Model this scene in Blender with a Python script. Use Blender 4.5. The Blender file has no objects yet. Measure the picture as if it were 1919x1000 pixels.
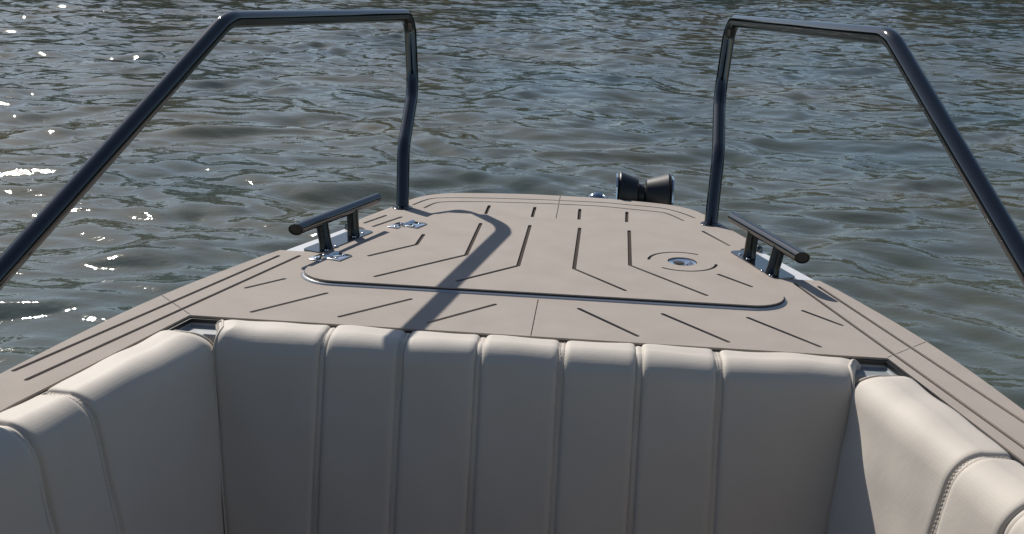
import bpy, bmesh, math, random
import numpy as np
from mathutils import Vector, Matrix
random.seed(4)
rng = np.random.default_rng(11)
SC = bpy.context.scene
C = SC.collection

# ------------------------------------------------------------------ camera
PITCH, YAW, ROLL = 0.288972, -0.0746845, 0.0359129
CAM = Vector((0.10385, 0.0, 0.70))
F_PX = 2077.6
fw = Vector((math.sin(YAW)*math.cos(PITCH), math.cos(YAW)*math.cos(PITCH), -math.sin(PITCH)))
rt0 = Vector((math.cos(YAW), -math.sin(YAW), 0)); up0 = rt0.cross(fw)
rt = rt0*math.cos(ROLL) + up0*math.sin(ROLL)
up = -rt0*math.sin(ROLL) + up0*math.cos(ROLL)
cd = bpy.data.cameras.new('camera'); cam = bpy.data.objects.new('camera', cd); C.objects.link(cam)
M = Matrix((rt, up, -fw)).transposed().to_4x4(); M.translation = CAM
cam.matrix_world = M
cd.sensor_width = 36; cd.lens = F_PX*36/1919; cd.clip_end = 6000; cd.clip_start = 0.02
SC.camera = cam

# ------------------------------------------------------------------ sky and sun
SUN_EL = math.radians(37.4)
SUN_AZ = math.radians(-33.4)          # from +Y (bow) towards +X
w = bpy.data.worlds.new('World'); SC.world = w; w.use_nodes = True
nt = w.node_tree; nt.nodes.clear()
sky = nt.nodes.new('ShaderNodeTexSky'); sky.sky_type = 'NISHITA'; sky.sun_disc = False
sky.sun_elevation = SUN_EL; sky.sun_rotation = SUN_AZ
sky.air_density = 1.0; sky.dust_density = 0.5; sky.ozone_density = 1.0
bg = nt.nodes.new('ShaderNodeBackground'); bg.inputs['Strength'].default_value = 0.088
wo = nt.nodes.new('ShaderNodeOutputWorld')
nt.links.new(sky.outputs[0], bg.inputs[0]); nt.links.new(bg.outputs[0], wo.inputs[0])
sd = bpy.data.lights.new('sun', 'SUN'); sd.energy = 4.7; sd.angle = math.radians(0.5); sd.color = (1, .94, .86)
sun = bpy.data.objects.new('sun', sd); C.objects.link(sun)
sdir = Vector((math.sin(SUN_AZ)*math.cos(SUN_EL), math.cos(SUN_AZ)*math.cos(SUN_EL), math.sin(SUN_EL)))
sun.rotation_euler = sdir.to_track_quat('Z', 'Y').to_euler()
sun.location = sdir*20
SC.view_settings.view_transform = 'Standard'; SC.view_settings.look = 'None'
SC.view_settings.exposure = 0.0; SC.view_settings.gamma = 1

# ------------------------------------------------------------------ helpers
def at(u, v, z=0.0):
    """point of the horizontal plane at height z seen at photo pixel (u, v)"""
    d = fw + rt*((u-959.5)/F_PX) - up*((v-500)/F_PX)
    return CAM + d*((z-CAM.z)/d.z)

def mat(name, base, rough=.5, metal=0., spec=.5, coat=0., bump=None, var=None, sheen=0., ior=None):
    """bump: (scale, strength, distance, detail)   var: (scale, amount)"""
    m = bpy.data.materials.new(name); m.use_nodes = True
    t = m.node_tree; b = t.nodes['Principled BSDF']
    b.inputs['Base Color'].default_value = (*base, 1); b.inputs['Roughness'].default_value = rough
    b.inputs['Metallic'].default_value = metal; b.inputs['Specular IOR Level'].default_value = spec
    b.inputs['Coat Weight'].default_value = coat; b.inputs['Coat Roughness'].default_value = .05
    b.inputs['Sheen Weight'].default_value = sheen
    if ior: b.inputs['IOR'].default_value = ior
    tc = t.nodes.new('ShaderNodeTexCoord')
    if var:
        n = t.nodes.new('ShaderNodeTexNoise'); n.inputs['Scale'].default_value = var[0]; n.inputs['Detail'].default_value = 6
        t.links.new(tc.outputs['Object'], n.inputs['Vector'])
        r = t.nodes.new('ShaderNodeMapRange'); r.inputs['From Min'].default_value = .25; r.inputs['From Max'].default_value = .75
        r.inputs['To Min'].default_value = 1-var[1]; r.inputs['To Max'].default_value = 1+var[1]
        t.links.new(n.outputs['Fac'], r.inputs['Value'])
        x = t.nodes.new('ShaderNodeVectorMath'); x.operation = 'SCALE'
        x.inputs[0].default_value = base; t.links.new(r.outputs[0], x.inputs['Scale'])
        t.links.new(x.outputs[0], b.inputs['Base Color'])
    if bump:
        n2 = t.nodes.new('ShaderNodeTexNoise'); n2.inputs['Scale'].default_value = bump[0]; n2.inputs['Detail'].default_value = bump[3]
        t.links.new(tc.outputs['Object'], n2.inputs['Vector'])
        bp = t.nodes.new('ShaderNodeBump'); bp.inputs['Strength'].default_value = bump[1]; bp.inputs['Distance'].default_value = bump[2]
        t.links.new(n2.outputs['Fac'], bp.inputs['Height']); t.links.new(bp.outputs[0], b.inputs['Normal'])
    return m

M_MAT = mat('eva_foam_taupe', (.395, .347, .306), .86, spec=.25, bump=(420, .5, .0012, 4), var=(11, .07))
M_BACK = mat('eva_foam_backing', (.055, .042, .034), .9, spec=.15)
M_GEL = mat('white_gelcoat', (.76, .76, .75), .25, coat=.3, var=(3, .02))
M_LINER = mat('shade_toned_gelcoat', (.30, .325, .345), .35, var=(3, .03))  # white gelcoat darkened to blue-grey, the cockpit shade put into its colour
M_RIM = mat('grey_rim', (.38, .40, .43), .3, var=(8, .05))
M_RUBBER = mat('black_rubber_and_lip_shade', (.012, .013, .015), .45, bump=(300, .2, .0005, 3))
M_RAIL = mat('black_polished_tube', (.004, .0043, .0046), .06, ior=1.85, bump=(60, .06, .0006, 3), var=(14, .15))
M_CLEAT = mat('dark_polished_cleat', (.006, .0065, .007), .06, ior=2.2, bump=(45, .07, .0006, 3), var=(20, .2))
M_TINTCAP = mat('smoked_blue_steel', (.30, .34, .38), .12, metal=1.)
M_POST = mat('black_gloss_post', (.006, .006, .007), .12, ior=1.5)
M_CHROME = mat('stainless_steel', (.74, .75, .76), .12, metal=1., var=(60, .1))
M_ROLLER = mat('black_moulded_rubber', (.013, .014, .015), .42, spec=.5, bump=(250, .15, .0005, 3))
M_FLOOR = mat('warm_bounce_floor', (.30, .235, .175), .9, bump=(300, .3, .001, 3))  # unseen floor, warm tone chosen to bounce light onto the cushions
M_DARK = mat('painted_hole_dark', (.008, .008, .008), .8)
M_THREAD = mat('cream_thread', (.62, .565, .50), .7)

def fabric():
    m = mat('cream_vinyl', (.60, .545, .48), .62, spec=.25, var=(9, .03), sheen=.08)
    t = m.node_tree; b = t.nodes['Principled BSDF']
    uv = t.nodes.new('ShaderNodeUVMap'); uv.uv_map = 'UVMap'
    mp = t.nodes.new('ShaderNodeMapping'); mp.inputs['Scale'].default_value = (1, 1, 1)
    t.links.new(uv.outputs[0], mp.inputs[0])
    wv = t.nodes.new('ShaderNodeTexWave'); wv.bands_direction = 'Y'; wv.inputs['Scale'].default_value = 48
    wv.inputs['Distortion'].default_value = .6; wv.inputs['Detail'].default_value = 2; wv.inputs['Detail Scale'].default_value = .3
    t.links.new(mp.outputs[0], wv.inputs['Vector'])
    tc = t.nodes.new('ShaderNodeTexCoord')
    n = t.nodes.new('ShaderNodeTexNoise'); n.inputs['Scale'].default_value = 420; n.inputs['Detail'].default_value = 4
    t.links.new(tc.outputs['Object'], n.inputs['Vector'])
    n3 = t.nodes.new('ShaderNodeTexNoise'); n3.inputs['Scale'].default_value = 13; n3.inputs['Detail'].default_value = 3
    t.links.new(tc.outputs['Object'], n3.inputs['Vector'])
    b1 = t.nodes.new('ShaderNodeBump'); b1.inputs['Strength'].default_value = .045; b1.inputs['Distance'].default_value = .0006
    b2 = t.nodes.new('ShaderNodeBump'); b2.inputs['Strength'].default_value = .25; b2.inputs['Distance'].default_value = .0005
    b3 = t.nodes.new('ShaderNodeBump'); b3.inputs['Strength'].default_value = .35; b3.inputs['Distance'].default_value = .004
    t.links.new(wv.outputs['Fac'], b1.inputs['Height']); t.links.new(n.outputs['Fac'], b2.inputs['Height'])
    t.links.new(n3.outputs['Fac'], b3.inputs['Height'])
    t.links.new(b3.outputs[0], b2.inputs['Normal']); t.links.new(b2.outputs[0], b1.inputs['Normal'])
    t.links.new(b1.outputs[0], b.inputs['Normal'])
    return m
M_FAB = fabric()

def link(name, me, m, parent=None, smooth=False):
    o = bpy.data.objects.new(name, me); C.objects.link(o)
    if m is not None: me.materials.append(m)
    if parent is not None: o.parent = parent
    if smooth:
        for p in me.polygons: p.use_smooth = True
    return o

def bm_obj(name, bm, m, parent=None, smooth=False, angle=None):
    bmesh.ops.recalc_face_normals(bm, faces=bm.faces)
    if angle is not None:
        for f in bm.faces: f.smooth = True
        for e in bm.edges:
            if len(e.link_faces) == 2 and e.calc_face_angle(0) > math.radians(angle): e.smooth = False
    me = bpy.data.meshes.new(name); bm.to_mesh(me); bm.free()
    return link(name, me, m, parent, smooth)

def tag(o, label=None, cat=None, group=None, kind=None):
    if label: o['label'] = label
    if cat: o['category'] = cat
    if group: o['group'] = group
    if kind: o['kind'] = kind
    return o

def empty(name, loc=(0, 0, 0)):
    o = bpy.data.objects.new(name, None); C.objects.link(o); o.location = loc; o.empty_display_size = .1
    return o

def slab(name, loops, z0, z1, m, parent=None, bevel=0.0):
    """flat sheet with holes: loops[0] outline, others holes; between heights z0 and z1"""
    cu = bpy.data.curves.new(name, 'CURVE'); cu.dimensions = '2D'; cu.fill_mode = 'BOTH'
    for lp in loops:
        s = cu.splines.new('POLY'); s.points.add(len(lp)-1)
        for i, p in enumerate(lp): s.points[i].co = (p[0], p[1], 0, 1)
        s.use_cyclic_u = True
    cu.extrude = max(1e-5, (z1-z0)/2 - bevel); cu.bevel_depth = bevel; cu.bevel_resolution = 1
    if bevel: cu.offset = -bevel
    tmp = bpy.data.objects.new('tmp', cu); C.objects.link(tmp)
    dg = bpy.context.evaluated_depsgraph_get()
    me = bpy.data.meshes.new_from_object(tmp.evaluated_get(dg))
    bpy.data.objects.remove(tmp); bpy.data.curves.remove(cu)
    me.name = name
    me.transform(Matrix.Translation((0, 0, (z0+z1)/2)))
    me.materials.clear()
    return link(name, me, m, parent)

def catmull(pts, n=8):
    P = [Vector(p[:2]) for p in pts]; P = [2*P[0]-P[1]] + P + [2*P[-1]-P[-2]]
    out = []
    for i in range(1, len(P)-2):
        for k in range(n):
            t = k/n; a, b, c, d = P[i-1:i+3]
            out.append(.5*((2*b)+(c-a)*t+(2*a-5*b+4*c-d)*t*t+(3*b-a-3*c+d)*t**3))
    out.append(P[-2]); return out

def slot(pts, wd):
    """capsule-ended slot polygon round a polyline"""
    P = [Vector(p[:2]) for p in pts]; h = wd/2; L = []; Rr = []
    for i, p in enumerate(P):
        if i == 0: d = (P[1]-P[0]).normalized(); nrm = Vector((-d.y, d.x)); s = 1
        elif i == len(P)-1: d = (P[-1]-P[-2]).normalized(); nrm = Vector((-d.y, d.x)); s = 1
        else:
            d1 = (P[i]-P[i-1]).normalized(); d2 = (P[i+1]-P[i]).normalized()
            nrm = (Vector((-d1.y, d1.x))+Vector((-d2.y, d2.x))).normalized(); s = 1/max(.5, nrm.dot(Vector((-d1.y, d1.x))))
        L.append(p+nrm*h*s); Rr.append(p-nrm*h*s)
    out = list(L)
    d = (P[-1]-P[-2]).normalized(); n = Vector((-d.y, d.x))
    for k in range(1, 6):
        a = math.pi*k/6; out.append(P[-1]+n*h*math.cos(a)+d*h*math.sin(a))
    out += Rr[::-1]
    d = (P[0]-P[1]).normalized(); n = Vector((-d.y, d.x))
    for k in range(1, 6):
        a = math.pi*k/6; out.append(P[0]+n*h*math.cos(a)+d*h*math.sin(a))
    return out

def fillet(pts, r, n=8, closed=False):
    P = [Vector(p) for p in pts]; out = []
    N = len(P)
    for i in range(N):
        if not closed and i in (0, N-1): out.append(P[i]); continue
        a, b, c = P[i-1], P[i], P[(i+1) % N]
        rr = r[i] if isinstance(r, (list, tuple)) else r
        d1 = (a-b); d2 = (c-b); l1, l2 = d1.length, d2.length; d1.normalize(); d2.normalize()
        ang = d1.angle(d2)
        if rr <= 0 or ang > 3.12: out.append(b); continue
        t = min(rr/math.tan(ang/2), l1*.49, l2*.49); re = t*math.tan(ang/2)
        cen = b+(d1+d2).normalized()*(re/math.sin(ang/2))
        s = b+d1*t-cen; e = b+d2*t-cen; tot = s.angle(e)
        for k in range(n+1):
            f = k/n
            out.append(cen+(s*math.sin((1-f)*tot)+e*math.sin(f*tot))/math.sin(tot))
    return out

def tube_bm(bm, path, r, seg=20, caps=True, radii=None):
    P = [Vector(p) for p in path]; prev = None; rings = []
    for i, p in enumerate(P):
        t = (P[min(i+1, len(P)-1)]-P[max(i-1, 0)]).normalized()
        if prev is None:
            a = Vector((0, 0, 1)) if abs(t.z) < .9 else Vector((1, 0, 0)); nrm = (a-t*a.dot(t)).normalized()
        else: nrm = (prev-t*prev.dot(t)).normalized()
        prev = nrm; bn = t.cross(nrm); rr = radii[i] if radii else r
        rings.append([bm.verts.new(p+(nrm*math.cos(2*math.pi*k/seg)+bn*math.sin(2*math.pi*k/seg))*rr) for k in range(seg)])
    for a, b in zip(rings[:-1], rings[1:]):
        for k in range(seg): bm.faces.new((a[k], a[(k+1) % seg], b[(k+1) % seg], b[k]))
    if caps:
        bm.faces.new(rings[0][::-1]); bm.faces.new(rings[-1])
    return rings

def box_bm(bm, sx, sy, sz, mtx, bev=0.0):
    b2 = bmesh.new(); bmesh.ops.create_cube(b2, size=1); bmesh.ops.scale(b2, vec=(sx, sy, sz), verts=b2.verts)
    if bev: bmesh.ops.bevel(b2, geom=b2.edges[:]+b2.verts[:], offset=bev, segments=2, affect='EDGES', profile=.5)
    bmesh.ops.transform(b2, matrix=mtx, verts=b2.verts)
    me = bpy.data.meshes.new('t'); b2.to_mesh(me); b2.free(); bm.from_mesh(me); bpy.data.meshes.remove(me)

def lathe_bm(bm, prof, mtx, seg=32):
    rings = []
    for r, z in prof:
        rings.append([bm.verts.new(mtx @ Vector((max(r, 1e-5)*math.cos(2*math.pi*k/seg), max(r, 1e-5)*math.sin(2*math.pi*k/seg), z))) for k in range(seg)])
    for a, b in zip(rings[:-1], rings[1:]):
        for k in range(seg): bm.faces.new((a[k], a[(k+1) % seg], b[(k+1) % seg], b[k]))
    bm.faces.new(rings[0][::-1]); bm.faces.new(rings[-1])

# ------------------------------------------------------------------ river
WATER_Z = -0.78
def wave_height(X, Y):
    r = np.random.default_rng(5)
    H = np.zeros_like(X)
    wx = X + .22*np.sin(.9*Y+1.3)+.12*np.sin(2.3*X+1.9*Y); wy = Y + .25*np.sin(.8*X+.4)+.10*np.sin(2.7*X-1.4*Y+2)
    main = math.radians(-78)
    for k in range(64):
        lam = .17*(2.6/.17)**(k/63.)
        th = main + r.normal(0, .62)
        kk = 2*math.pi/lam; ph = r.uniform(0, 2*math.pi)
        A = .0036*lam**0.95 * (1.35 if .28 < lam < 1.1 else .70)
        p = kk*(wx*math.cos(th)+wy*math.sin(th))+ph
        s = np.sin(p)
        H += A*(s + .28*np.cos(2*p))
    # patches of calmer and rougher water
    g = .9+.22*np.sin(.35*X+.5*np.sin(.3*Y))*np.sin(.27*Y+1)+.15*np.sin(.8*X-.55*Y)
    return H*g

def make_water():
    rr = [.2]
    while rr[-1] < 4000:
        v = rr[-1]
        step = .0055 if 2.5 < v < 55 else .05
        if v > 150: step = .2
        rr.append(v*(1+step)+.0)
    rr = np.array(rr)
    fine = np.arange(-42, 42.001, .11); coarse = np.arange(45, 316, 3.0)
    th = np.radians(np.concatenate([fine, coarse]))
    Rg, T = np.meshgrid(rr, th, indexing='ij')
    X = Rg*np.sin(T); Y = Rg*np.cos(T)
    Z = wave_height(X, Y)
    fade = np.clip(1.2-Rg/260, 0, 1)
    Z = WATER_Z+Z*fade
    nr, nt_ = X.shape
    V = np.stack([X, Y, Z], -1).reshape(-1, 3)
    V = np.vstack([V, [[0, 0, WATER_Z]]])
    i = np.arange(nr-1)[:, None]; j = np.arange(nt_)[None, :]; j2 = (j+1) % nt_
    Q = np.stack([i*nt_+j, (i+1)*nt_+j, (i+1)*nt_+j2, i*nt_+j2], -1).reshape(-1, 4)
    me = bpy.data.meshes.new('river_water')
    nq = len(Q)
    ctr = len(V)-1
    tris = np.stack([np.full(nt_, ctr), np.arange(nt_), (np.arange(nt_)+1) % nt_], -1)
    me.vertices.add(len(V)); me.vertices.foreach_set('co', V.ravel())
    loops = np.concatenate([Q.ravel(), tris.ravel()])
    me.loops.add(len(loops)); me.loops.foreach_set('vertex_index', loops)
    me.polygons.add(nq+nt_)
    me.polygons.foreach_set('loop_start', np.concatenate([np.arange(nq)*4, nq*4+np.arange(nt_)*3]))
    me.polygons.foreach_set('loop_total', np.concatenate([np.full(nq, 4), np.full(nt_, 3)]))
    me.polygons.foreach_set('use_smooth', np.ones(nq+nt_, bool))
    me.update(calc_edges=True); me.validate()
    m = bpy.data.materials.new('murky_river_water'); m.use_nodes = True
    t = m.node_tree; b = t.nodes['Principled BSDF']
    b.inputs['Roughness'].default_value = .035; b.inputs['IOR'].default_value = 1.33
    b.inputs['Specular IOR Level'].default_value = .5
    tc = t.nodes.new('ShaderNodeTexCoord')
    n0 = t.nodes.new('ShaderNodeTexNoise'); n0.inputs['Scale'].default_value = .45; n0.inputs['Detail'].default_value = 3
    t.links.new(tc.outputs['Object'], n0.inputs['Vector'])
    cr = t.nodes.new('ShaderNodeValToRGB')
    cr.color_ramp.elements[0].position = .3; cr.color_ramp.elements[0].color = (.066, .092, .088, 1)
    cr.color_ramp.elements[1].position = .7; cr.color_ramp.elements[1].color = (.112, .106, .070, 1)
    t.links.new(n0.outputs['Fac'], cr.inputs[0]); t.links.new(cr.outputs[0], b.inputs['Base Color'])
    def bump(scale, dist, det, rot, sx, prev):
        mp = t.nodes.new('ShaderNodeMapping'); mp.inputs['Scale'].default_value = (sx, 1, 1); mp.inputs['Rotation'].default_value = (0, 0, rot)
        t.links.new(tc.outputs['Object'], mp.inputs[0])
        n = t.nodes.new('ShaderNodeTexNoise'); n.inputs['Scale'].default_value = scale; n.inputs['Detail'].default_value = det
        n.inputs['Roughness'].default_value = .5; n.inputs['Distortion'].default_value = .4
        t.links.new(mp.outputs[0], n.inputs['Vector'])
        bp = t.nodes.new('ShaderNodeBump'); bp.inputs['Strength'].default_value = 1; bp.inputs['Distance'].default_value = dist
        t.links.new(n.outputs['Fac'], bp.inputs['Height'])
        if prev: t.links.new(prev.outputs[0], bp.inputs['Normal'])
        return bp
    b1 = bump(2.8, .034, 2, .15, .6, None)
    b2 = bump(8.0, .0035, 2, -.2, .6, b1)
    b3 = bump(40, .0012, 1, .3, .8, b2)
    t.links.new(b3.outputs[0], b.inputs['Normal'])
    o = link('river_water', me, m); tag(o, kind='structure')
    return o
make_water()

def river_bank():
    # wooded far shore whose dark reflection breaks up in the waves
    bm = bmesh.new(); n = 240; rows = []
    for i in range(n+1):
        a = math.radians(-75+150*i/n); R0 = 75+8*math.sin(a*3)
        hgt = 12+2.2*math.sin(i*.31)+1.6*math.sin(i*.83+1)+1.2*math.sin(i*1.9)+random.uniform(-.8, .8)
        col = []
        for (dr, z) in ((0, WATER_Z-.5), (1.5, WATER_Z+.8), (3, hgt*.35), (4+random.random()*2, hgt*.7), (8+random.random()*3, hgt), (22, hgt*1.02), (30, WATER_Z-.5)):
            rr = R0+dr+random.uniform(-.5, .5)
            col.append(bm.verts.new((rr*math.sin(a), rr*math.cos(a), z+(random.uniform(-.4, .4) if z > 0 else 0))))
        rows.append(col)
    for a, b in zip(rows[:-1], rows[1:]):
        for k in range(6): bm.faces.new((a[k], b[k], b[k+1], a[k+1]))
    m = mat('wooded_bank', (.018, .026, .014), .95, spec=.1, var=(.3, .45), bump=(1.2, 1, .6, 5))
    tag(bm_obj('river_bank', bm, m), kind='structure')
river_bank()

# ------------------------------------------------------------------ boat
boat = empty('motorboat', (0, 1.0, WATER_Z))
tag(boat, 'motorboat bow with taupe foam deck, black rails, dark cleats and hatch, on rippled river water', 'boat')
boat_children = []
def P(o):                       # parent to the boat keeping world coordinates
    o.parent = boat; o.matrix_parent_inverse = Matrix.Translation(-boat.location); return o

# outer gunwale line (starboard; port mirrored), bow to stern
OUT = [(0, 3.086), (.10, 3.084), (.222, 3.066), (.30, 3.048), (.355, 3.016), (.397, 2.955), (.428, 2.87), (.483, 2.722), (.515, 2.617), (.608, 2.384), (.74, 2.013), (.822, 1.65)]
AFT = [(.895, 1.2), (.95, .7), (.972, .1), (.97, -.8), (.95, -1.8)]
right = catmull(OUT+AFT, 5)
outline = [(x, y) for x, y in right] + [(-x, y) for x, y in right[::-1]][:-1]
def out_x(y):
    for a, b in zip(right[:-1], right[1:]):
        if b.y <= y <= a.y: return a.x+(b.x-a.x)*(y-a.y)/(b.y-a.y+1e-9)
    return .92
# cockpit opening
CORN = (.640, 1.909); DIRS = Vector((.110, -.431)).normalized()
inner_r = [CORN, (.750, 1.478), (.805, 1.2), (.845, .7), (.85, .1), (.845, -.8), (.825, -1.62)]
inner = inner_r + [(-x, y) for x, y in inner_r[::-1]]

# hatch
HC = [(-.548, 2.137), (.548, 2.137), (.306, 2.79), (-.306, 2.79)]
def rnd2(pts, r): return [(p.x, p.y) for p in fillet([(x, y, 0) for x, y in pts], r, 10, True)]
cut = rnd2(HC, [.085, .085, .03, .03])
g = .013
HI = [(-.548+.008, 2.137+.008), (.548-.008, 2.137+.008), (.306-.005, 2.79-.005), (-.306+.005, 2.79-.005)]
hatch_out = rnd2(HI, [.078, .078, .025, .025])

def px(pts, z=0.0): return [at(u, v, z) for u, v in pts]
W1 = .0086
deck_slots = []
for pl in (  # straight grooves of the deck mat
    [(770, 560), (636, 593)], [(928, 570), (803, 604)], [(612, 549), (472, 584)], [(533, 522), (461, 539)],
    [(1242, 588), (1365, 640)], [(1085, 578), (1195, 629)], [(1402, 595), (1537, 649)], [(1505, 582), (1578, 609)],
    [(683, 417.5), (723, 403.4)], [(699.5, 424), (752, 406.2)], [(1317.5, 433.1), (1367, 459.5)],
    [(917, 385), (910.5, 400)], [(1002.6, 388), (997, 408)], [(1086.8, 391.5), (1085, 412)], [(1174.9, 397), (1174.6, 416)]):
    deck_slots.append(slot(px(pl), W1))
for pl in ([(774.5, 383.3), (793, 375.9), (808.6, 371.8), (830, 370.3), (883, 370.3), (945, 371.6), (1020, 374), (1080, 376.7), (1132, 379.3), (1184, 383.9), (1236, 389), (1262, 394.3), (1281.5, 400), (1302, 408)],
           [(795.6, 388.9), (808.6, 382.7), (821, 379), (839.6, 377.7), (883, 377.3), (945, 378.6), (1020, 381), (1080, 383.6), (1132, 386.5), (1184, 391.7), (1236, 396.9), (1249, 399.5), (1262, 404.3), (1281, 413)]):
    q = catmull([at(u, v) for u, v in pl], 4)
    deck_slots.append(slot(q, .0068))
# twin grooves along each gunwale
for pl in ([(26, 694), (522, 479)], [(50, 711), (561, 479)], [(1490, 531), (1925, 842)], [(1535, 537), (1925, 794)]):
    a, b = px(pl)
    if abs(a.x) < abs(b.x): a, b = b, a
    if pl[1][0] > 1900: a = b+(a-b)*1.12
    deck_slots.append(slot([a, b], W1))
# butt seams between mat sheets, broken where a groove crosses
G_CENT = []
def seam(a, b, wd=.0016):
    A = Vector(a[:2]); B = Vector(b[:2]); n = 160; run = []; base = list(deck_slots)
    def clear(p):
        for sl in base:
            for k in range(len(sl)):
                q, r = Vector(sl[k][:2]), Vector(sl[(k+1) % len(sl)][:2]); e = r-q
                t = max(0, min(1, (p-q).dot(e)/max(1e-12, e.length_squared)))
                if (q+e*t-p).length < .0022: return False
            # inside test
            c = False; m_ = len(sl)
            for k in range(m_):
                q, r = sl[k], sl[k-1]
                if (q[1] > p.y) != (r[1] > p.y) and p.x < (r[0]-q[0])*(p.y-q[1])/(r[1]-q[1])+q[0]: c = not c
            if c: return False
        return True
    for k in range(n+1):
        p = A.lerp(B, k/n)
        if clear(p): run.append(p)
        if (not clear(p) or k == n) and run:
            if (run[-1]-run[0]).length > .004: deck_slots.append(slot([run[0], run[-1]], wd))
            run = []
seam((-.0000, 2.130), (.000, 1.9155))
seam((.004, 3.080), (.004, 2.797))
seam((-.6435, 1.9165), (-.736, 2.014))
seam((.6435, 1.9165), (.735, 2.012))

# mat outline with the notches by the cleats, opening of the cockpit and hatch cut out
def mat_outline():
    rr = [(x, y) for x, y in right if y > 2.72]
    notch = [(.483, 2.722), (.502, 2.655), (.497, 2.64), (.462, 2.612), (.458, 2.60), (.519, 2.392), (.53, 2.378), (.606, 2.378)]
    rest = [(x, y) for x, y in right if y < 2.36]
    R_ = rr+notch+rest
    e = .0015
    R_ = [(x-e if x > .05 else x, y-(e if y > 3 else 0)) for x, y in R_]
    return R_ + [(-x, y) for x, y in R_[::-1]][:-1]
MO = mat_outline()
mo_in = [(x*1.0+(.002 if x > 0 else -.002), y+.003 if y > 1.8 else y) for x, y in inner]

# gelcoat deck with cockpit opening, hull sides, cockpit liner
deck = P(slab('deck', [outline, inner], -.040, -.0085, M_GEL))
bm = bmesh.new()
levels = [(-.012, 1.0, 0), (-.05, 1.012, .012), (-.075, 1.0, 0), (-.35, .955, -.05), (-.62, .88, -.16), (-.80, .78, -.34), (-1.0, .62, -.60)]
rings = []
for z, s, dy in levels:
    rings.append([bm.verts.new((x*s, y+dy*max(0, (y-0.5)/2.5), z)) for x, y in outline])
for a, b in zip(rings[:-1], rings[1:]):
    n = len(a)
    for k in range(n): bm.faces.new((a[k], a[(k+1) % n], b[(k+1) % n], b[k]))
bm.faces.new(rings[-1])
P(bm_obj('hull', bm, M_GEL, angle=35))
bm = bmesh.new(); rings = []
for z, off in ((-.0125, -.0022), (-.0165, -.0035), (-.0185, -.007), (-.0195, -.040), (-.024, -.044), (-.10, -.046), (-.55, -.08), (-.68, -.08)):
    rings.append([bm.verts.new((x+(off if x > 0 else -off), y+(off if y > 0 else -off), z)) for x, y in inner])
for a, b in zip(rings[:-1], rings[1:]):
    n = len(a)
    for k in range(n): bm.faces.new((a[k], a[(k+1) % n], b[(k+1) % n], b[k]))
P(bm_obj('cockpit_liner', bm, M_LINER, angle=30))
P(slab('cockpit_floor', [[(x*.93, y-.06) for x, y in inner]], -.69, -.66, M_FLOOR))

P(slab('mat_backing', [MO, mo_in, cut], -.0085, -.0050, M_BACK))
P(slab('deck_mat', [MO, mo_in, cut]+deck_slots, -.0050, 0, M_MAT, bevel=.0004))
# black strip standing in for the shaded deck lip round the cockpit opening
bm = bmesh.new(); rings = []
for z, off in ((-.0045, .0012), (-.0045, -.0028), (-.0124, -.0028), (-.0124, .0012)):
    rings.append([bm.verts.new((x+(off if x > 0 else -off), y+off, z)) for x, y in inner])
rings.append(rings[0])
for a, b in zip(rings[:-1], rings[1:]):
    n = len(a)
    for k in range(n): bm.faces.new((a[k], a[(k+1) % n], b[(k+1) % n], b[k]))
P(bm_obj('lip_shade_strip', bm, M_RUBBER))

# hatch lid with its mat
HZ = .0085
LC = at(1279, 489.5, HZ); LC2 = Vector((LC.x, LC.y))
lock_hole = [(LC.x+.0335*math.cos(2*math.pi*k/40), LC.y+.0335*math.sin(2*math.pi*k/40)) for k in range(40)]
lid = P(slab('hatch', [hatch_out, lock_hole], -.0075, HZ-.0030, M_RUBBER, bevel=.0006))
bm = bmesh.new()
A = [bm.verts.new((x, y, .0038)) for x, y in hatch_out]; B = [bm.verts.new((x, y, -.0015)) for x, y in cut]
n = len(A); Mid = [bm.verts.new(((a.co.x+b.co.x)/2, (a.co.y+b.co.y)/2, .0028)) for a, b in zip(A, B)]
Bt = [bm.verts.new((b.co.x, b.co.y, -.0078)) for b in B]
for a, b in ((A, Mid), (Mid, B), (B, Bt)):
    for k in range(n): bm.faces.new((a[k], a[(k+1) % n], b[(k+1) % n], b[k]))
P(bm_obj('hatch_rim', bm, M_RIM, angle=60))
hm_out = rnd2([(x*.994, y+(.003 if y < 2.5 else -.003)) for x, y in HI], [.076, .076, .024, .024])
hs = []
hz = HZ
for pl in ([(793.7, 439.1), (780.7, 457.7), (691.4, 478.8)], [(901, 418.3), (873.7, 477.2), (703.2, 517.5)],
           [(993.3, 422), (971.3, 497.4), (857, 525.9)], [(1086.5, 427.2), (1075.9, 503), (1171.6, 543.7)],
           [(1179.2, 432.1), (1180.9, 496.5), (1324.4, 552.9)], [(1347.2, 514), (1408.2, 536.4)]):
    hs.append(slot(px(pl, hz), .0088))
def arc(r, a0, a1, n=26):
    return [LC2+Vector((math.cos(math.radians(a0+(a1-a0)*k/n)), math.sin(math.radians(a0+(a1-a0)*k/n))))*r for k in range(n+1)]
hs.append(slot(arc(.076, 178, 60), .0068)); hs.append(slot(arc(.076, 232, 352), .0068))
def sub(o, parent): o.parent = parent; return o
sub(slab('hatch_backing', [hm_out, lock_hole], HZ-.0055, HZ-.0029, M_BACK), lid)
sub(slab('hatch_mat', [hm_out, lock_hole]+hs, HZ-.0029, HZ, M_MAT, bevel=.0004), lid)
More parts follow.
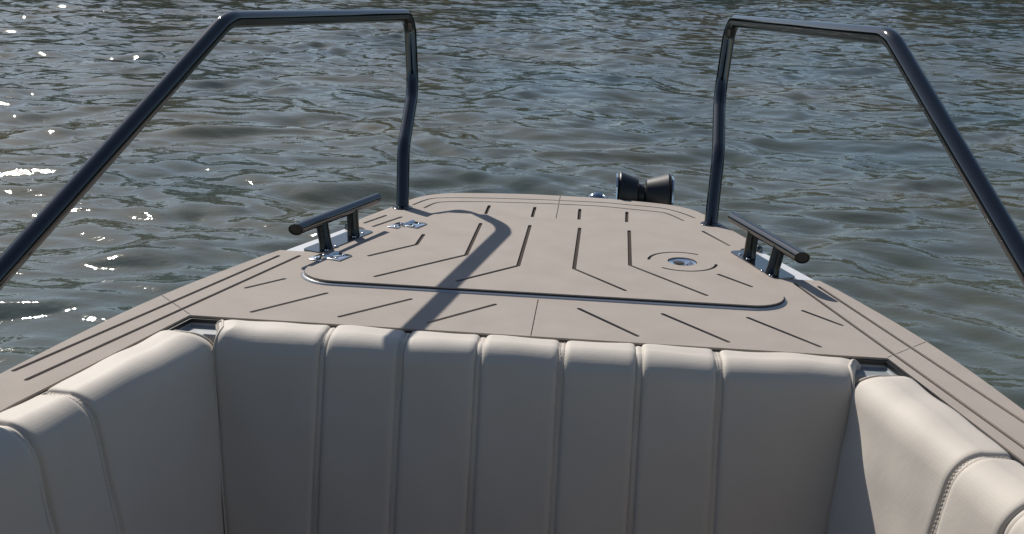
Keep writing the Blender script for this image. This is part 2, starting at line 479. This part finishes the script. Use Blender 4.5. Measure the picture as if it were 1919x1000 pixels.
# flush latch, sunk into its recess
LZ = HZ-.0018
bm = bmesh.new()
T = Matrix.Translation((LC.x, LC.y, 0))
lathe_bm(bm, [(.0320, LZ-.0052), (.0320, LZ-.0015), (.0305, LZ-.0008), (.029, LZ-.0012), (.0255, LZ-.0022), (.0, LZ-.0024)], T, 48)
sub(bm_obj('latch', bm, M_CHROME, angle=40), lid)
bm = bmesh.new()
lathe_bm(bm, [(.0135, -.003), (.013, .0010), (0, .0012)], Matrix.Translation((LC.x-.008, LC.y+.004, LZ-.0026)) @ Matrix.Diagonal((1, .85, 1, 1)), 24)  # raised black disc standing in for the dark inside the hole
box_bm(bm, .020, .0055, .0012, Matrix.Translation((LC.x+.004, LC.y-.004, LZ-.0022)) @ Matrix.Rotation(-.5, 4, 'Z'), .0004)
sub(bm_obj('keyhole_dark_disc', bm, M_DARK, angle=40), lid)
bm = bmesh.new()
lathe_bm(bm, [(.007, -.001), (.0065, .002), (.003, .0035), (0, .0038)], Matrix.Translation((LC.x+.017, LC.y+.004, LZ-.0026)), 20)
box_bm(bm, .022, .008, .0022, Matrix.Translation((LC.x+.015, LC.y-.004, LZ-.0024)) @ Matrix.Rotation(.4, 4, 'Z'), .0006)
sub(bm_obj('latch_lever', bm, M_CHROME, angle=40), lid)

# hinges on the port edge of the hatch
def hinge(u, v):
    c = at(u, v, .004); ang = math.atan2(.653, .242)-math.pi/2
    T = Matrix.Translation((c.x, c.y, .0)) @ Matrix.Rotation(ang, 4, 'Z')
    bm = bmesh.new()
    box_bm(bm, .036, .050, .0026, T @ Matrix.Translation((-.024, 0, .0016)), .001)
    box_bm(bm, .036, .050, .0026, T @ Matrix.Translation((.024, 0, HZ+.0016)), .001)
    o = bm_obj('hinge', bm, M_CHROME, angle=40); o.parent = lid
    for y0, y1 in ((-.027, -.010), (-.009, .009), (.010, .027)):
        bm = bmesh.new(); tube_bm(bm, [T @ Vector((0, y0, .0085)), T @ Vector((0, y1, .0085))], .0058, 18)
        bmesh.ops.recalc_face_normals(bm, faces=bm.faces)
        me = bpy.data.meshes.new('t'); bm.to_mesh(me); bm.free()
        b2 = bmesh.new(); b2.from_mesh(o.data); b2.from_mesh(me); b2.to_mesh(o.data); b2.free(); bpy.data.meshes.remove(me)
    b2 = bmesh.new(); b2.from_mesh(o.data)
    for sx, zz in ((-.026, .0029), (.026, HZ+.0029)):
        for sy in (-.015, .015):
            lathe_bm(b2, [(.0052, 0), (.0048, .0012), (.003, .0021), (0, .0024)], T @ Matrix.Translation((sx, sy, zz)), 14)
    for f in b2.faces: f.smooth = True
    for e in b2.edges:
        if len(e.link_faces) == 2 and e.calc_face_angle(0) > .7: e.smooth = False
    b2.to_mesh(o.data); b2.free()
hinge(764, 423); hinge(619, 483)

# bow rails
def rail(s):
    dz = .010*s
    pts = [(.407*s, 2.842, -.012), (.420*s, 2.925, .155+dz), (.432*s, 3.14, .283+dz), (.449*s, 3.17, .491+dz), (.643*s, 2.19, .5345+dz), ((.875-.012*s)*s, 1.21, -.012)]
    path = fillet(pts, [0, .12, .12, .05, .11, 0], 12)
    bm = bmesh.new(); tube_bm(bm, path, .0172, 28)
    o = P(bm_obj('bow_rail', bm, M_RAIL, angle=50))
    for (x, y) in ((.407*s, 2.842), ((.875-.012*s)*s, 1.21)):
        bm = bmesh.new()
        lathe_bm(bm, [(.027, -.002), (.027, .001), (.0255, .0024), (.0200, .0030), (.0190, .006), (.0174, .0065)], Matrix.Translation((x, y, .0)), 36)
        f = bm_obj('rail_flange', bm, M_RAIL, angle=40); f.parent = o; f.matrix_parent_inverse = Matrix.Translation((0, 0, 0)) if False else (Matrix.Translation(boat.location) @ Matrix.Translation(-boat.location))
    return o
rail(-1); rail(1)

# cleats
def cleat(s):
    c = Vector((.4925*s, 2.484)); d = Vector((.075*s, -.205)).normalized(); ang = math.atan2(d.y, d.x)
    T = Matrix.Translation((c.x, c.y, 0)) @ Matrix.Rotation(ang, 4, 'Z')
    r = rnd2([(-.113, -.028), (.113, -.028), (.113, .028), (-.113, .028)], .014)
    pl = [tuple((T @ Vector((x, y, 0)))[:2]) for x, y in r]
    base = P(slab('cleat', [pl], -.0080, .0022, M_CLEAT, bevel=.001))
    a = Vector((.550*s, 2.318, .066)); b = Vector((.438*s, 2.655, .066)); ax = (a-b).normalized()
    bm = bmesh.new(); rg = tube_bm(bm, [b, b+ax*.05, (a+b)/2, a-ax*.05, a], .0136, 28, caps=False)
    # slanted end cuts
    caps_ = []
    for ring, p, sg in ((rg[-1], a, 1), (rg[0], b, -1)):
        nrm = (ax*sg + Vector((-.62*s*sg, -.25, -.25))).normalized() if sg > 0 else (ax*sg+Vector((-.3*s, 0, -.5))).normalized()
        for v in ring:
            rel = v.co-p; t = -nrm.dot(rel)/nrm.dot(ax); v.co += ax*t
        caps_.append([v.co.copy() for v in ring])
    sub(bm_obj('bar', bm, M_CLEAT, angle=40), base)
    for ring in caps_:
        cb = bmesh.new(); cen = sum(ring, Vector())/len(ring)
        A = [cb.verts.new(v) for v in ring]; B = [cb.verts.new(cen+(v-cen)*.88) for v in ring]
        B2 = [cb.verts.new(cen+(v-cen)*.86-(cen-(a+b)/2).normalized()*.003) for v in ring]
        for X_, Y_ in ((A, B), (B, B2)):
            for k in range(len(A)): cb.faces.new((X_[k], X_[(k+1) % len(A)], Y_[(k+1) % len(A)], Y_[k]))
        cb.faces.new(B2)
        sub(bm_obj('end_cap', cb, M_RUBBER, angle=40), base)
    for (q0, q1) in (((.505*s, 2.408), (.520*s, 2.418)), ((.470*s, 2.535), (.478*s, 2.545))):
        p0 = Vector((q0[0], q0[1], .0)); p1 = Vector((q1[0], q1[1], .064))
        t = (p0.xy-b.xy).dot(ax.xy)
        on = b+ax*((p1-b).dot(ax)); p1 = Vector((on.x, on.y, .062))
        bm = bmesh.new()
        n = 7; path = [p0.lerp(p1, k/n) for k in range(n+1)]
        tube_bm(bm, path, .0125, 26, radii=[.0160, .0146]+[.0142]*(n-1))
        sub(bm_obj('post', bm, M_POST, angle=50), base)
        for k in (-1, 1):
            cc = p0.xy+d*.019*k + Vector((-.012*s, 0))
            sc = bmesh.new(); lathe_bm(sc, [(.0048, .0018), (.0046, .0030), (.003, .0042), (0, .0046)], Matrix.Translation((cc.x, cc.y, 0)), 14)
            sub(bm_obj('screw', sc, M_CHROME, angle=60), base)
cleat(-1); cleat(1)
for s in (-1, 1):   # small stud outboard of each cleat
    bm = bmesh.new()
    lathe_bm(bm, [(.0085, 0), (.0085, .004), (.0075, .011), (.0045, .014), (0, .015)], Matrix.Translation((.505*s, 2.628, -.0085)), 20)
    P(bm_obj('snap_stud', bm, M_CLEAT, angle=50))

# anchor roller over the stem
def roller():
    bm = bmesh.new()
    YC, ZC = 3.160, -.002
    for x in (.1625, .3215):
        out = [(2.96, -.06), (2.96, -.013), (3.088, -.013), (3.094, .034), (3.115, .056), (YC+.03, .056), (YC+.058, .030), (YC+.062, -.03), (YC+.03, -.06)]
        out = [(p.x, p.y) for p in fillet([(y, z, 0) for y, z in out], .010, 4, True)]
        A = [bm.verts.new((x-.0022, y, z)) for y, z in out]; B = [bm.verts.new((x+.0022, y, z)) for y, z in out]
        bm.faces.new(A[::-1]); bm.faces.new(B); n = len(A)
        for k in range(n): bm.faces.new((A[k], A[(k+1) % n], B[(k+1) % n], B[k]))
    box_bm(bm, .155, .22, .004, Matrix.Translation((.242, 3.0, -.057)), .001)
    br = P(bm_obj('anchor_roller', bm, M_CHROME, angle=40))
    bm = bmesh.new()
    T = Matrix.Translation((.242, YC, ZC)) @ Matrix.Rotation(math.pi/2, 4, 'Y') @ Matrix.Diagonal((1, 1, .965, 1))
    prof = [(.0, -.0775), (.058, -.0775), (.0625, -.075), (.064, -.071), (.046, -.021), (.043, -.018), (.032, -.015), (.031, .001), (.042, .004), (.046, .007), (.066, .069), (.0645, .074), (.058, .0775), (0, .0775)]
    lathe_bm(bm, prof, T, 56)
    sub(bm_obj('roller', bm, M_ROLLER, angle=35), br)
    bm = bmesh.new(); tube_bm(bm, [(.155, YC, ZC), (.329, YC, ZC)], .006, 16)
    sub(bm_obj('axle', bm, M_CHROME, angle=40), br)
roller()
bm = bmesh.new()
lathe_bm(bm, [(.034, -.040), (.034, -.014), (.0315, -.004), (.025, .006), (.014, .0125), (0, .0145)], Matrix.Translation((.109, 3.125, -.0075)), 32)
box_bm(bm, .10, .10, .006, Matrix.Translation((.107, 3.09, -.034)), .002)
P(bm_obj('bow_light', bm, M_TINTCAP, angle=40))

# ------------------------------------------------------------------ cushions
def cushion(name, origin, along, inward, length, seams, label, taper=None, z_off=0., lean=13, splay=0., endr=(.030, .020)):
    """origin: start of the back edge at deck height, along/inward unit 2D vectors"""
    along = Vector(along).normalized(); inward = Vector(inward).normalized()
    prof = [(.012, -.56), (.008, -.30), (.006, -.06)]
    prof += [(.006+.018*(1-math.cos(a)), -.012+.018*math.sin(a)) for a in np.linspace(0, math.pi/2, 6)]
    for d in np.linspace(.034, .054, 4): prof.append((d, .006+.0022*math.sin((d-.024)/.05*math.pi*.5)))
    lean = math.radians(lean)
    R = .056; cx, cz = .058, .0085-R
    for a in np.linspace(0, math.pi/2-lean, 15): prof.append((cx+R*math.sin(a), cz+R*math.cos(a)))
    p0 = prof[-1]
    for t in np.concatenate([np.linspace(.012, .1, 8), np.linspace(.13, .56, 16)]):
        prof.append((p0[0]+t*math.sin(lean)+.006*math.sin(t/.56*math.pi), p0[1]-t*math.cos(lean)))
    prof = np.array(prof); npf = len(prof)
    tang = np.gradient(prof, axis=0); nrm = np.stack([-tang[:, 1], tang[:, 0]], 1)*1.0
    nrm /= np.linalg.norm(nrm, axis=1, keepdims=True)
    if nrm[8, 1] < 0: nrm = -nrm
    arc_l = np.concatenate([[0], np.cumsum(np.linalg.norm(np.diff(prof, axis=0), axis=1))])
    us = [0.]
    edges = [0]+list(seams)+[length]
    while us[-1] < length-1e-6:
        u = us[-1]; dd = min(abs(u-s) for s in edges)
        us.append(min(length, u+(.0018 if dd < .03 else .009)))
    us = np.array(us)
    hw = .0055
    off = np.zeros(len(us))
    for s in seams:
        d = np.maximum(np.abs(us-s)-hw, 0)
        t = np.clip(d/.013, 0, 1)
        o = -.0048*(1-np.sqrt(np.clip(1-(1-t)**2.0, 0, 1)))
        # valley lines right at the two stitched edges
        e = -.0016*np.exp(-((np.abs(us-s)-hw)/.0022)**2)
        off = np.minimum(off, o)+e
    for s, sg in ((0, 1), (length, -1)):
        d = (us-s)*sg; t = np.clip(d/endr[0], 0, 1); off += -endr[1]*(1-np.sqrt(np.clip(1-(1-t)**2, 0, 1)))
    # gentle crown on each panel
    for a, b in zip(edges[:-1], edges[1:]):
        msk = (us > a) & (us < b); tt = (us[msk]-a)/(b-a); off[msk] += 0.0012*np.sin(np.pi*tt)
    def pos(u, k, o):
        d, z = prof[k]+nrm[k]*o
        zt = min(1, max(0, (z+.030)/.038)); rs = .030*(1-math.sqrt(max(0, 1-zt*zt)))
        if u < .15: u = u+rs*(1-u/.15)
        elif u > length-.15: u = u-rs*(1-(length-u)/.15)
        if splay:
            e = .5-min(1.0, d/.10)
            if u < .05: u -= splay*e*(1-u/.05)
            elif u > length-.05: u += splay*e*(1-(length-u)/.05)
        if taper: u = taper(u, z)
        p = Vector(origin)+along*float(u)+inward*float(d)
        return Vector((p.x, p.y, float(z)+z_off))
    bm = bmesh.new(); uvl = bm.loops.layers.uv.new('UVMap')
    lr = np.random.default_rng(hash(len(seams)) % 97)
    ph = lr.uniform(0, 6, 6)
    V = []
    for i, u in enumerate(us):
        col = []
        for k in range(npf):
            wob = .0011*math.sin(u*23+ph[0]+arc_l[k]*9)+.0009*math.sin(u*47+ph[1]-arc_l[k]*21)+.0006*math.sin(arc_l[k]*60+u*11+ph[2])
            o = off[i]+wob
            if k < 4: o = max(o, -.004)*.3
            col.append(bm.verts.new(pos(u, k, o)))
        V.append(col)
    for i in range(len(us)-1):
        for k in range(npf-1):
            f = bm.faces.new((V[i][k], V[i+1][k], V[i+1][k+1], V[i][k+1]))
            for lp, (uu, vv) in zip(f.loops, ((us[i], arc_l[k]), (us[i+1], arc_l[k]), (us[i+1], arc_l[k+1]), (us[i], arc_l[k+1]))):
                lp[uvl].uv = (uu, vv)
    bm.faces.new([V[0][k] for k in range(npf)][::-1]); bm.faces.new([V[-1][k] for k in range(npf)])
    root = empty(name, (origin[0], origin[1], -.5)); inv = Matrix.Translation(-root.location)
    tag(root, label, 'cushion', 'padded backrest cushions round the bow seat')
    o = bm_obj('cover', bm, M_FAB, root, angle=60); o.matrix_parent_inverse = inv
    # piping round both ends
    for u, ii in ((.0015, 2), (length-.0015, -3)):
        bm = bmesh.new(); path = [pos(u, k, off[ii]+.0006) for k in range(2, npf)]
        tube_bm(bm, path, .0024, 8)
        q = bm_obj('piping', bm, M_FAB, root, smooth=True); q.matrix_parent_inverse = inv
    # stitches along both edges of every seam
    bm = bmesh.new()
    for s in seams:
        for sg in (-1, 1):
            u = s+sg*(hw-.0022)
            oo = float(np.interp(u, us, off))
            L = arc_l[4]
            while L < arc_l[-1]-.01:
                k = min(int(np.searchsorted(arc_l, L)), npf-2)
                fr = (L-arc_l[k-1])/(arc_l[k]-arc_l[k-1]+1e-9)
                a = pos(u, k-1, oo+.0007).lerp(pos(u, k, oo+.0007), fr)
                t = (pos(u, k, oo)-pos(u, k-1, oo)).normalized()
                n2 = Vector((inward.x*nrm[k][0], inward.y*nrm[k][0], nrm[k][1])).normalized()
                Mx = Matrix((t.cross(n2), t, n2)).transposed().to_4x4(); Mx.translation = a
                Mx = Mx @ Matrix.Rotation(.35*sg, 4, 'Z')
                box_bm(bm, .0012, .0040, .0009, Mx)
                L += .0072
    q = bm_obj('stitching', bm, M_THREAD, root); q.matrix_parent_inverse = inv
    return root

XB = -.578
seam_x = [-.362, -.223, -.085, .060, .196, .335]
def bow_taper(u, z):
    x = XB+u; c = x; a = abs(x); t = min(1, max(0, (a-.36)/.21)); t = t*t*(3-2*t)
    k = .125*max(0, -z-.03)
    return (x - math.copysign(k*t, x))-XB
cushion('backrest_cushion', (XB, 1.906), (1, 0), (0, -1), 1.160, [x-XB for x in seam_x],
        'wide cream backrest cushion across the bow with seven padded channels', taper=bow_taper, splay=.036, endr=(.020, .009))
def side_taper(u, z):
    t = max(0, 1-u/.3); return u+.25*max(0, -z-.03)*t*t
cl = DIRS
ST = .062
cushion('backrest_cushion', (-(CORN[0]+cl.x*ST)-.004, CORN[1]+cl.y*ST), (-cl.x, cl.y), (-cl.y, -cl.x), 1.5, [.335, .462, .60, .74, .88, 1.02, 1.16],
        'cream side backrest cushion in the rail shadow along the port gunwale, its face in shade', taper=side_taper, lean=8)
cushion('backrest_cushion', (CORN[0]+cl.x*ST+.004, CORN[1]+cl.y*ST), (cl.x, cl.y), (cl.y, -cl.x), 1.5, [.335, .475, .61, .75, .89, 1.03, 1.17],
        'sunlit cream side backrest cushion along the starboard gunwale, its face fully lit', taper=side_taper, lean=8)

# ------------------------------------------------------------------ added out-of-view boat shapes that keep skylight off the cushion faces
M_BLOCK = mat('sky_blocker_dark', (.035, .037, .04), .85, bump=(200, .3, .001, 3))
M_TINT = mat('sky_blocker_tint', (.02, .022, .025), .08, spec=.5)
for s_ in (-1, 1):
    bm = bmesh.new()
    box_bm(bm, .50, .62, .82, Matrix.Translation((.57*s_, -.52, -.25)), .05)  # unseen block added to hide the low sky aft
    P(bm_obj('sky_block_console', bm, M_BLOCK, angle=40))
    bm = bmesh.new()
    box_bm(bm, .60, .012, .46, Matrix.Translation((.57*s_, -.46, .37)) @ Matrix.Rotation(.35, 4, 'X'), .004)  # unseen dark pane, added to block more of the sky
    P(bm_obj('sky_block_screen', bm, M_TINT, angle=40))
    for y in (-.35, -1.6):
        bm = bmesh.new(); tube_bm(bm, [(.84*s_, y, -.01), (.80*s_, y+.02, .9), (.74*s_, y+.03, 1.32)], .017, 16)  # supports for the added roof, out of view
        P(bm_obj('sky_block_pole', bm, M_RAIL, angle=50))
bm = bmesh.new(); n = 12
rows = []
for j in range(9):
    y = 1.2-3.1*j/8
    rows.append([bm.verts.new((1.05*(2*i/n-1), y, 1.36-.10*(2*i/n-1)**2-.05*(2*j/8-1)**2)) for i in range(n+1)])
for a, b in zip(rows[:-1], rows[1:]):
    for i in range(n): bm.faces.new((a[i], a[i+1], b[i+1], b[i]))
o = bm_obj('sky_block_canopy', bm, M_BLOCK, smooth=True); md = o.modifiers.new('thick', 'SOLIDIFY'); md.thickness = .02  # unseen roof added and drawn forward to darken the backrest faces
P(o)
bm = bmesh.new(); box_bm(bm, .60, .03, .95, Matrix.Translation((0, -.75, -.18)), .01)  # unseen panel added to close the bright gap amidships
P(bm_obj('sky_block_door', bm, M_BLOCK, angle=40))
